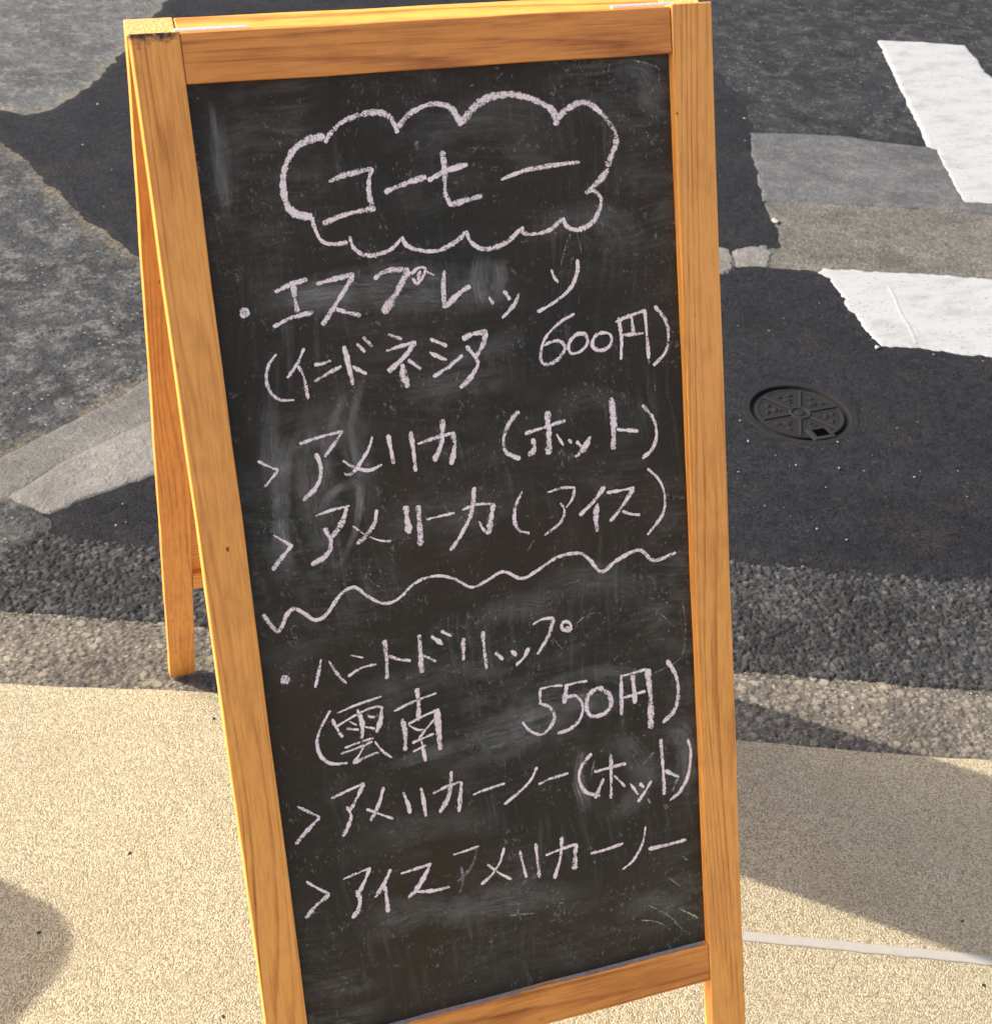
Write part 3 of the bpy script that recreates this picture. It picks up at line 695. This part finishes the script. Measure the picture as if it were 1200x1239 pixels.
words(S('D', '180,788 235,820 285,848@16; 280,845 225,910 178,978@26; 408,685 490,655 590,630; 575,640 550,720 495,800@30; 455,750 490,820 470,890 385,950@28; 735,650 725,720 680,790 628,838@24; 607,740 680,790 760,818 815,820@12; 892,630 900,710 910,780@32; 958,628 968,740 972,845@30; 1003,705 1080,685 1155,668@14', 16), S('E', '78,608 150,580 240,578; 140,492 125,620 80,720 20,812@22; 235,580 222,650 210,728@28; 210,728 180,700 162,665; 378,515 345,590 340,660 365,710 415,725@18; 505,520 580,498 645,495; 640,498 630,550 598,595; 570,572 590,610 570,670 490,735; 790,490 740,560 665,635@20; 755,575 748,640 752,720@26; 800,522 870,510 940,495; 935,500 880,590 818,665@20; 880,612 920,628 968,632; 1005,400 1065,460 1092,540 1080,630 1005,732', 15), 4)
ribbons('chalk_wave', S('F', '40,185 80,230 105,185 125,170 150,182 180,200 210,185 250,130 285,112 320,135 360,155 400,145 450,100 500,82 550,88 600,112 640,95 685,70 735,88 780,65 830,32 885,20 915,35 950,70 990,40 1050,12 1090,40 1150,18', 10.5), CHALK)
words(S('G', '90,385 105,378 125,390 118,408 95,405 90,385@24; 100,395 120,396@26; 293,290 278,370 262,438; 333,298 380,370 425,415; 447,270 512,282@10; 432,380 500,335 580,315@15; 620,190 632,290 635,392@24; 640,272 695,290 758,298@16; 802,162 808,260 815,360@26; 825,272 890,300@16; 862,170 925,212@22; 912,142 970,170@16; 1030,178 1030,295@22; 1130,145 1140,250 1152,340@20', 18), S('H', '82,255 122,292@20; 162,245 192,272@24; 255,230 230,280 188,322@18; 275,110 325,82 385,75@14; 383,78 360,160 300,265@20; 425,105 448,92 472,110 470,140 445,140 425,125 425,105@18; 450,120 465,130@16', 16), 99)
words(S('G', '340,555 290,650 272,720 290,790 345,830 430,828@18; 375,570 480,525 605,482; 350,600 375,650 405,695@18; 370,640 480,575 560,540 612,535; 608,535 600,610 580,670@24; 480,550 505,620 505,700@24; 440,612 478,632@10; 425,650 490,655@16; 535,585 570,592@18; 520,640 572,650@14; 415,750 480,725 570,695; 395,780 480,750 560,715; 520,730 490,785 458,830; 460,830 520,800 590,770@18; 570,715 610,765 660,800@14; 670,560 770,510 890,465@15; 790,440 798,530 795,610@24; 712,598 728,680 728,765@26; 745,625 820,585 905,548; 895,550 900,650 912,760@32; 745,630 790,655 825,655@12; 880,600 840,650 800,700; 765,725 820,700 878,675; 770,770 835,735; 812,710 825,770 835,820@18', 14), S('H', '310,445 370,430 430,425@12; 312,450 315,525; 315,520 365,540 388,590 360,650 315,680 260,660 222,615; 440,428 500,412 560,402@13; 450,430 440,520@26; 450,490 500,480 535,530 520,600 470,650 405,675; 600,445 565,480 555,540 580,585 640,575 680,535 670,475 625,440 600,445@24; 732,370 735,470 735,580@20; 732,378 800,360 868,340@14; 870,340 885,480 888,650@30; 792,370 800,440 805,520@24; 745,490 860,455@14; 970,295 1015,370 1030,460 1010,550 950,620@22', 17))
words(S('I', '90,350 150,378 218,410@18; 215,412 150,480 80,562@24; 280,305 370,262 465,218@18; 460,222 430,290 385,370; 365,350 390,400 375,460 345,518; 572,240 545,340 500,430; 475,365 550,392 625,418@16; 682,270 705,330 720,390; 780,245 795,320 808,405; 848,278 930,235 1005,210@18; 1005,212 1000,300 992,380@24; 952,152 935,290 885,385@26; 1070,285 1130,260 1250,220@16', 22), S('J', '298,205 260,280 200,340 128,400; 305,295 370,265 460,238; 580,135 530,200 515,270 550,335 625,355@18; 592,232 670,210 760,188@18; 680,138 682,250 680,368@18; 642,265 600,370@20; 698,250 755,308@14; 780,292 822,348@14; 828,290 852,312@16; 890,278 860,330 820,388@16; 938,60 950,200 958,350@18; 960,225 1035,258@18; 1078,58 1095,130 1080,250 1040,330 985,380@17', 16), 2)
words(S('I', '140,770 200,805 270,840@16; 268,842 190,910 138,975@24; 345,758 420,725 500,692@14; 495,695 465,770 435,830; 420,820 440,870 430,930 398,975@26; 612,700 575,780 525,858@24; 578,795 590,870 598,942@22; 668,725 750,700 840,668@18; 835,670 790,760 740,830 710,860@26; 745,828 850,820 942,798@20; 960,620 1030,598 1105,570@14', 20), S('J', '42,712 100,755 165,788@13; 128,622 105,700 60,770 8,815@15; 208,640 225,710 242,780; 292,602 300,690 310,780@19; 342,665 420,632 505,605; 498,608 495,680 492,738@26; 425,568 420,670 388,785@18; 575,655 660,632 745,602@17; 860,515 845,600 800,685 742,738@14; 875,632 970,610 1070,582@19', 16), 99)
fm = ribbons('faint_chalk_marks', S('I', '1095,575 1075,660 1030,730 985,770@22; 1005,685 1015,760 998,830@22', 20)
        + S('J', '900,130 850,190@22; 1025,265 1000,330@20; 965,400 968,425@36; 195,940 215,995@14; 150,975 285,965@12; 370,912 430,910@6; 595,172 575,260@12', 12)
        + S('A', '660,30 645,40@6; 965,500 950,540 935,600@6; 985,500 1000,560@4', 6)
        + S('E', '460,690 480,660 535,640@5; 390,630 415,645@6; 405,810 440,755@6; 650,970 670,945@5', 6)
        + S('H', '165,190 195,205@8; 385,185 430,240@6; 500,105 560,60 620,50 655,80@6; 840,90 930,55 990,105 1030,140@6; 1055,5 1068,120 1060,230 1030,295 900,365@8', 7)
        + S('N', '765,72 795,82 797,100@3; 780,395 785,440@3', 4), CHALK_THIN)
fm['kind'] = 'stuff'
fm = ribbons('green_chalk_marks', S('J', '1035,940 1085,965 1135,990@11; 1010,1010 1050,1045 1085,1075@10; 880,925 960,965 1020,1010@6; 840,1000 920,1010 990,1050@7; 1040,665 1090,695@9; 980,780 1040,825@8; 870,365 885,395@16; 1098,195 1090,225@10', 8), CHALK_GREEN)
fm['kind'] = 'stuff'
ribbons('rust_chalk_marks', S('C', '1015,655 1005,700 1015,765@14; 1040,660 1045,725@10; 1048,770 1045,800@9', 10), CHALK_RUST)
SM = [([(345, 520), (340, 600), (345, 715)], 30, .55), ([(385, 480), (378, 560), (392, 640), (400, 690)], 55, .28), ([(400, 480), (425, 530), (440, 590), (430, 640)], 50, .22),
      ([(385, 630), (395, 605), (415, 588), (435, 590), (430, 640), (412, 680), (395, 686)], 12, .65), ([(300, 375), (360, 360), (480, 350), (640, 350)], 62, .34), ([(330, 368), (380, 358), (470, 352)], 26, .3),
      ([(585, 305), (580, 345), (590, 375)], 24, .5), ([(600, 310), (604, 340), (590, 370)], 26, .4), ([(480, 470), (540, 465), (640, 450)], 40, .22), ([(570, 905), (640, 880), (700, 862)], 60, .38), ([(600, 880), (680, 850), (770, 850)], 30, .35),
      ([(705, 905), (700, 945), (712, 985)], 16, .6), ([(800, 885), (825, 890), (830, 930), (815, 965)], 34, .4), ([(720, 900), (760, 905), (775, 950), (745, 985), (715, 965)], 34, .26),
      ([(262, 140), (268, 210), (275, 280)], 24, .35), ([(255, 120), (262, 180)], 10, .35), ([(740, 80), (780, 90), (790, 150)], 34, .32), ([(520, 1110), (600, 1090), (720, 1080)], 46, .25), ([(430, 1130), (520, 1100), (600, 1120)], 50, .22),
      ([(450, 640), (520, 625), (640, 600)], 60, .14), ([(640, 720), (720, 700), (800, 720)], 44, .2), ([(430, 1020), (520, 1000), (620, 990)], 50, .18), ([(460, 930), (560, 900), (600, 890)], 20, .3), ([(740, 1110), (800, 1090), (835, 1120)], 30, .25),
      ([(330, 470), (325, 540), (332, 620)], 26, .3), ([(420, 470), (400, 520), (385, 590)], 16, .4), ([(440, 455), (425, 520), (440, 600)], 12, .4), ([(520, 440), (600, 420), (640, 400)], 34, .2), ([(560, 760), (620, 735), (700, 740)], 40, .2),
      ([(640, 840), (720, 815), (800, 830)], 26, .28), ([(420, 850), (520, 820), (620, 800)], 40, .16), ([(500, 160), (600, 140), (700, 170)], 60, .14), ([(640, 280), (720, 260), (780, 300)], 44, .2), ([(660, 500), (720, 480), (790, 520)], 40, .14)]
for pts, wd, fd in SM:
    ribbons('chalk_smear', [(pts, wd)], SMEAR, base=.00012, fade=fd)

# small knot and nail hole on the front stiles
def dot_on_frame(name, x, y, r, mat, n=9, squash=1.0):
    d = ray(x, y); P0 = FP(-1, 0, 0, T); k = (P0 - CAM).dot(NB) / d.dot(NB); c = CAM + d * k
    dn = frame_axes(-1)[0]; bm = bmesh.new()
    vv = [bm.verts.new(c + NB * .0002 + (Vector((1, 0, 0)) * math.cos(t) * squash + dn * math.sin(t)) * r * random.uniform(.7, 1.2) - Vector((W / 2, 0, 0))) for t in [2 * math.pi * i / n for i in range(n)]]
    bm.faces.new(vv); return from_bm(name, bm, mat, board)
KNOT = mat_simple('dark_knot', (.20, .075, .02), .7)
dot_on_frame('knot', 275.5, 665, .0024, KNOT, 11, .5)
dot_on_frame('nail_hole', 819, 137, .0009, KNOT)

# ------------------------------------------------------------------ small round iron cover in the road
vc = gnd(968, 499, .0062); RC = .104
cover = empty('valve_cover', vc); cover.scale = (.93, .93, 1.0)
tag(cover, 'small round dark iron valve cover with radial ribs set in black asphalt', 'manhole cover')
def ring_bm(r_prof, n=56):
    bm = bmesh.new(); rows = []
    for r, z in r_prof: rows.append([bm.verts.new((r * math.cos(2 * math.pi * i / n), r * math.sin(2 * math.pi * i / n), z)) for i in range(n)])
    for a, b in zip(rows, rows[1:]):
        for i in range(n): bm.faces.new((a[i], a[(i + 1) % n], b[(i + 1) % n], b[i]))
    return bm
from_bm('rim', ring_bm([(RC + .013, -.006), (RC + .0115, .0008), (RC + .010, .0014), (RC - .003, .0010), (RC - .0045, -.0002), (RC - .006, -.0060), (RC - .009, -.0062), (RC - .016, -.0062)]), IRON, cover, False)
bm = ring_bm([(.0005, .0005), (.03, .0005), (.06, .0004), (.080, .0004), (.084, .0016), (.0875, .0016), (.0885, 0), (.0886, -.008)])
LIDZ = -.0022
from_bm('lid', bm, IRON, cover).location.z = LIDZ
bm = ring_bm([(.016, .0003), (.0175, .0028), (.021, .0028), (.0225, .0003)], 36); from_bm('hub', bm, IRON_WORN, cover).location.z = LIDZ
ang0 = math.radians(62)
for k in range(6):
    a = ang0 + k * math.pi / 3; c, s = math.cos(a), math.sin(a)
    bm = bmesh.new(); bm_box(bm, .0226, .0838, -.0026, .0026, .0002, .0030); bevel_all(bm, .0008, 1)
    bm.transform(Matrix.Rotation(a, 4, 'Z')); from_bm('rib', bm, IRON_WORN, cover).location.z = LIDZ
    a2 = a + math.pi / 6
    for j, (rr_, off, sz) in enumerate(((.050, 0, .010), (.064, .013, .0075), (.064, -.013, .0075), (.040, 0, .005))):
        bm = bmesh.new(); bmesh.ops.create_icosphere(bm, subdivisions=2, radius=1)
        bm.transform(Matrix.Rotation(a2, 4, 'Z') @ Matrix.Translation((rr_, off, .0004)) @ Matrix.Diagonal((sz * .7, sz, .0022, 1)))
        from_bm('boss', bm, IRON, cover, True).location.z = LIDZ
bm = bmesh.new(); bmesh.ops.create_icosphere(bm, subdivisions=2, radius=1); bm.transform(Matrix.Translation((0, 0, .0006)) @ Matrix.Diagonal((.010, .010, .0020, 1))); from_bm('boss', bm, IRON, cover, True).location.z = LIDZ
kh = gnd(999, 530, .0085) - vc; kr = Vector((kh.x, kh.y)).normalized(); ka = math.atan2(kr.y, kr.x)
bm = bmesh.new(); bm_box(bm, .060, .099, -.024, .024, -.003, .0032); bevel_all(bm, .0012, 1); bm.transform(Matrix.Rotation(ka, 4, 'Z')); kp = from_bm('keyhole_plate', bm, IRON_WORN, cover)
bm = bmesh.new(); bm_box(bm, .066, .090, -.014, .014, .0015, .0034); bm.transform(Matrix.Rotation(ka, 4, 'Z')); from_bm('keyhole', bm, HOLE, kp)

# ------------------------------------------------------------------ loose grit and chips
def chip(bm, c, r, flat=.6, sub=1):
    b2 = bmesh.new(); bmesh.ops.create_icosphere(b2, subdivisions=sub, radius=1)
    for v in b2.verts: v.co *= random.uniform(.55, 1.25)
    b2.transform(Matrix.Translation(c + Vector((0, 0, r * flat * .6))) @ Matrix.Rotation(random.uniform(0, 6), 4, 'Z') @ Matrix.Diagonal((r * random.uniform(.8, 1.5), r, r * flat, 1)))
    me = bpy.data.meshes.new('t'); b2.to_mesh(me); b2.free(); bm.from_mesh(me); bpy.data.meshes.remove(me)
bm = bmesh.new()
spots = [(995, 543), (1015, 567), (1045, 570), (1113, 570), (1159, 570), (1106, 577), (1170, 601), (925, 612), (948, 614), (1024, 653), (895, 509), (930, 400), (948, 385), (1013, 535), (1085, 518), (1110, 511), (1189, 437), (1129, 429), (963, 563), (955, 564), (893, 571), (938, 551), (905, 534), (988, 640), (1055, 551),
         (878, 134), (897, 56), (971, 66), (1041, 99), (1050, 41), (900, 143), (994, 124), (901, 170), (871, 213), (920, 75), (1043, 39), (975, 35), (140, 636), (148, 610), (152, 632), (40, 420), (70, 405), (92, 380), (55, 350), (120, 320), (30, 300), (118, 126), (140, 136), (100, 175), (135, 205), (126, 250)]
for x, y in spots: chip(bm, gnd(x, y, .009), random.uniform(.0008, .0024) * (1 if y > 300 else 1.4))
for _ in range(70):
    x, y = random.uniform(-100, 1300), random.uniform(30, 820)
    chip(bm, gnd(x, y, .008), random.uniform(.0005, .0014) * (1 if y > 300 else 1.3), .5, 1)
tag(from_bm('loose_grit', bm, GRIT), 'pale specks of loose grit scattered over the road', 'grit', kind='stuff')
bm = bmesh.new(); chip(bm, gnd(1061, 421, .008), .0055, .6, 2); tag(from_bm('white_pebble', bm, PAINT, None, True), 'white pebble lying at the worn corner of the road marking', 'pebble')
bm = bmesh.new(); chip(bm, gnd(938, 268, .008), .010, .35, 2); tag(from_bm('pale_pebble', bm, GRIT, None, True), 'pale flat stone at the broken edge of the tan concrete', 'pebble')
for (x, y, r) in ((157, 1033, .0030), (47, 1129, .0036), (270, 1231, .0026), (259, 870, .0034), (1190, 1193, .0035), (1164, 1115, .0026)):
    bm = bmesh.new(); chip(bm, gnd(x, y, 0), r * .72, .35, 2)
    tag(from_bm('dark_chip', bm, BLACKGRIT), 'tiny black chip lying on the pale pavement slab', 'chip', 'black chips on the pale slab')

# ------------------------------------------------------------------ unseen table, added only to cast the rounded shadow at the left
HT = .72; tip = Vector((-.150, .062)); off = Vector((TO_SUN.x, TO_SUN.y)) / TO_SUN.z * HT
cnr = tip + off; e1 = Vector((-.70, .715)).normalized(); e2 = Vector((-.66, -.75)).normalized()
SZ = .52; cen = cnr + (e1 + e2) * SZ / 2
table = empty('shadow_caster_table', (cen.x, cen.y, 0)); tag(table, 'unseen square wooden table added to cast the rounded shadow at the left of the pavement', 'table')
table.rotation_euler = (0, 0, math.atan2(e1.y, e1.x))
bm = bmesh.new(); rc = .075; n = 8; ring = []
for qx, qy, a0_ in ((1, 1, 0), (-1, 1, 90), (-1, -1, 180), (1, -1, 270)):
    for i in range(n + 1):
        a = math.radians(a0_ + 90 * i / n); ring.append((qx * (SZ / 2 - rc) + rc * math.cos(a), qy * (SZ / 2 - rc) + rc * math.sin(a)))
lo = [bm.verts.new((x, y, HT - .028)) for x, y in ring]; hi = [bm.verts.new((x, y, HT)) for x, y in ring]
bm.faces.new(lo); bm.faces.new(hi)
for i in range(len(ring)): bm.faces.new((lo[i], lo[(i + 1) % len(ring)], hi[(i + 1) % len(ring)], hi[i]))
o = from_bm('caster_top', bm, WOOD, table); o['seed'] = 91.0
for sx in (-1, 1):
    for sy in (-1, 1):
        bm = bmesh.new(); x, y = sx * (SZ / 2 - .07), sy * (SZ / 2 - .07)
        bm_cyl(bm, (x, y, 0), (x * .92, y * .92, HT - .03), .014, .02, 14); o = from_bm('leg', bm, WOOD, table, True); o['seed'] = 93.0 + sx + sy * .3
for k in range(4):
    bm = bmesh.new(); bm_box(bm, -(SZ / 2 - .09), SZ / 2 - .09, SZ / 2 - .095, SZ / 2 - .075, HT - .09, HT - .029)
    bm.transform(Matrix.Rotation(k * math.pi / 2, 4, 'Z')); o = from_bm('apron', bm, WOOD, table); o['seed'] = 96.0 + k
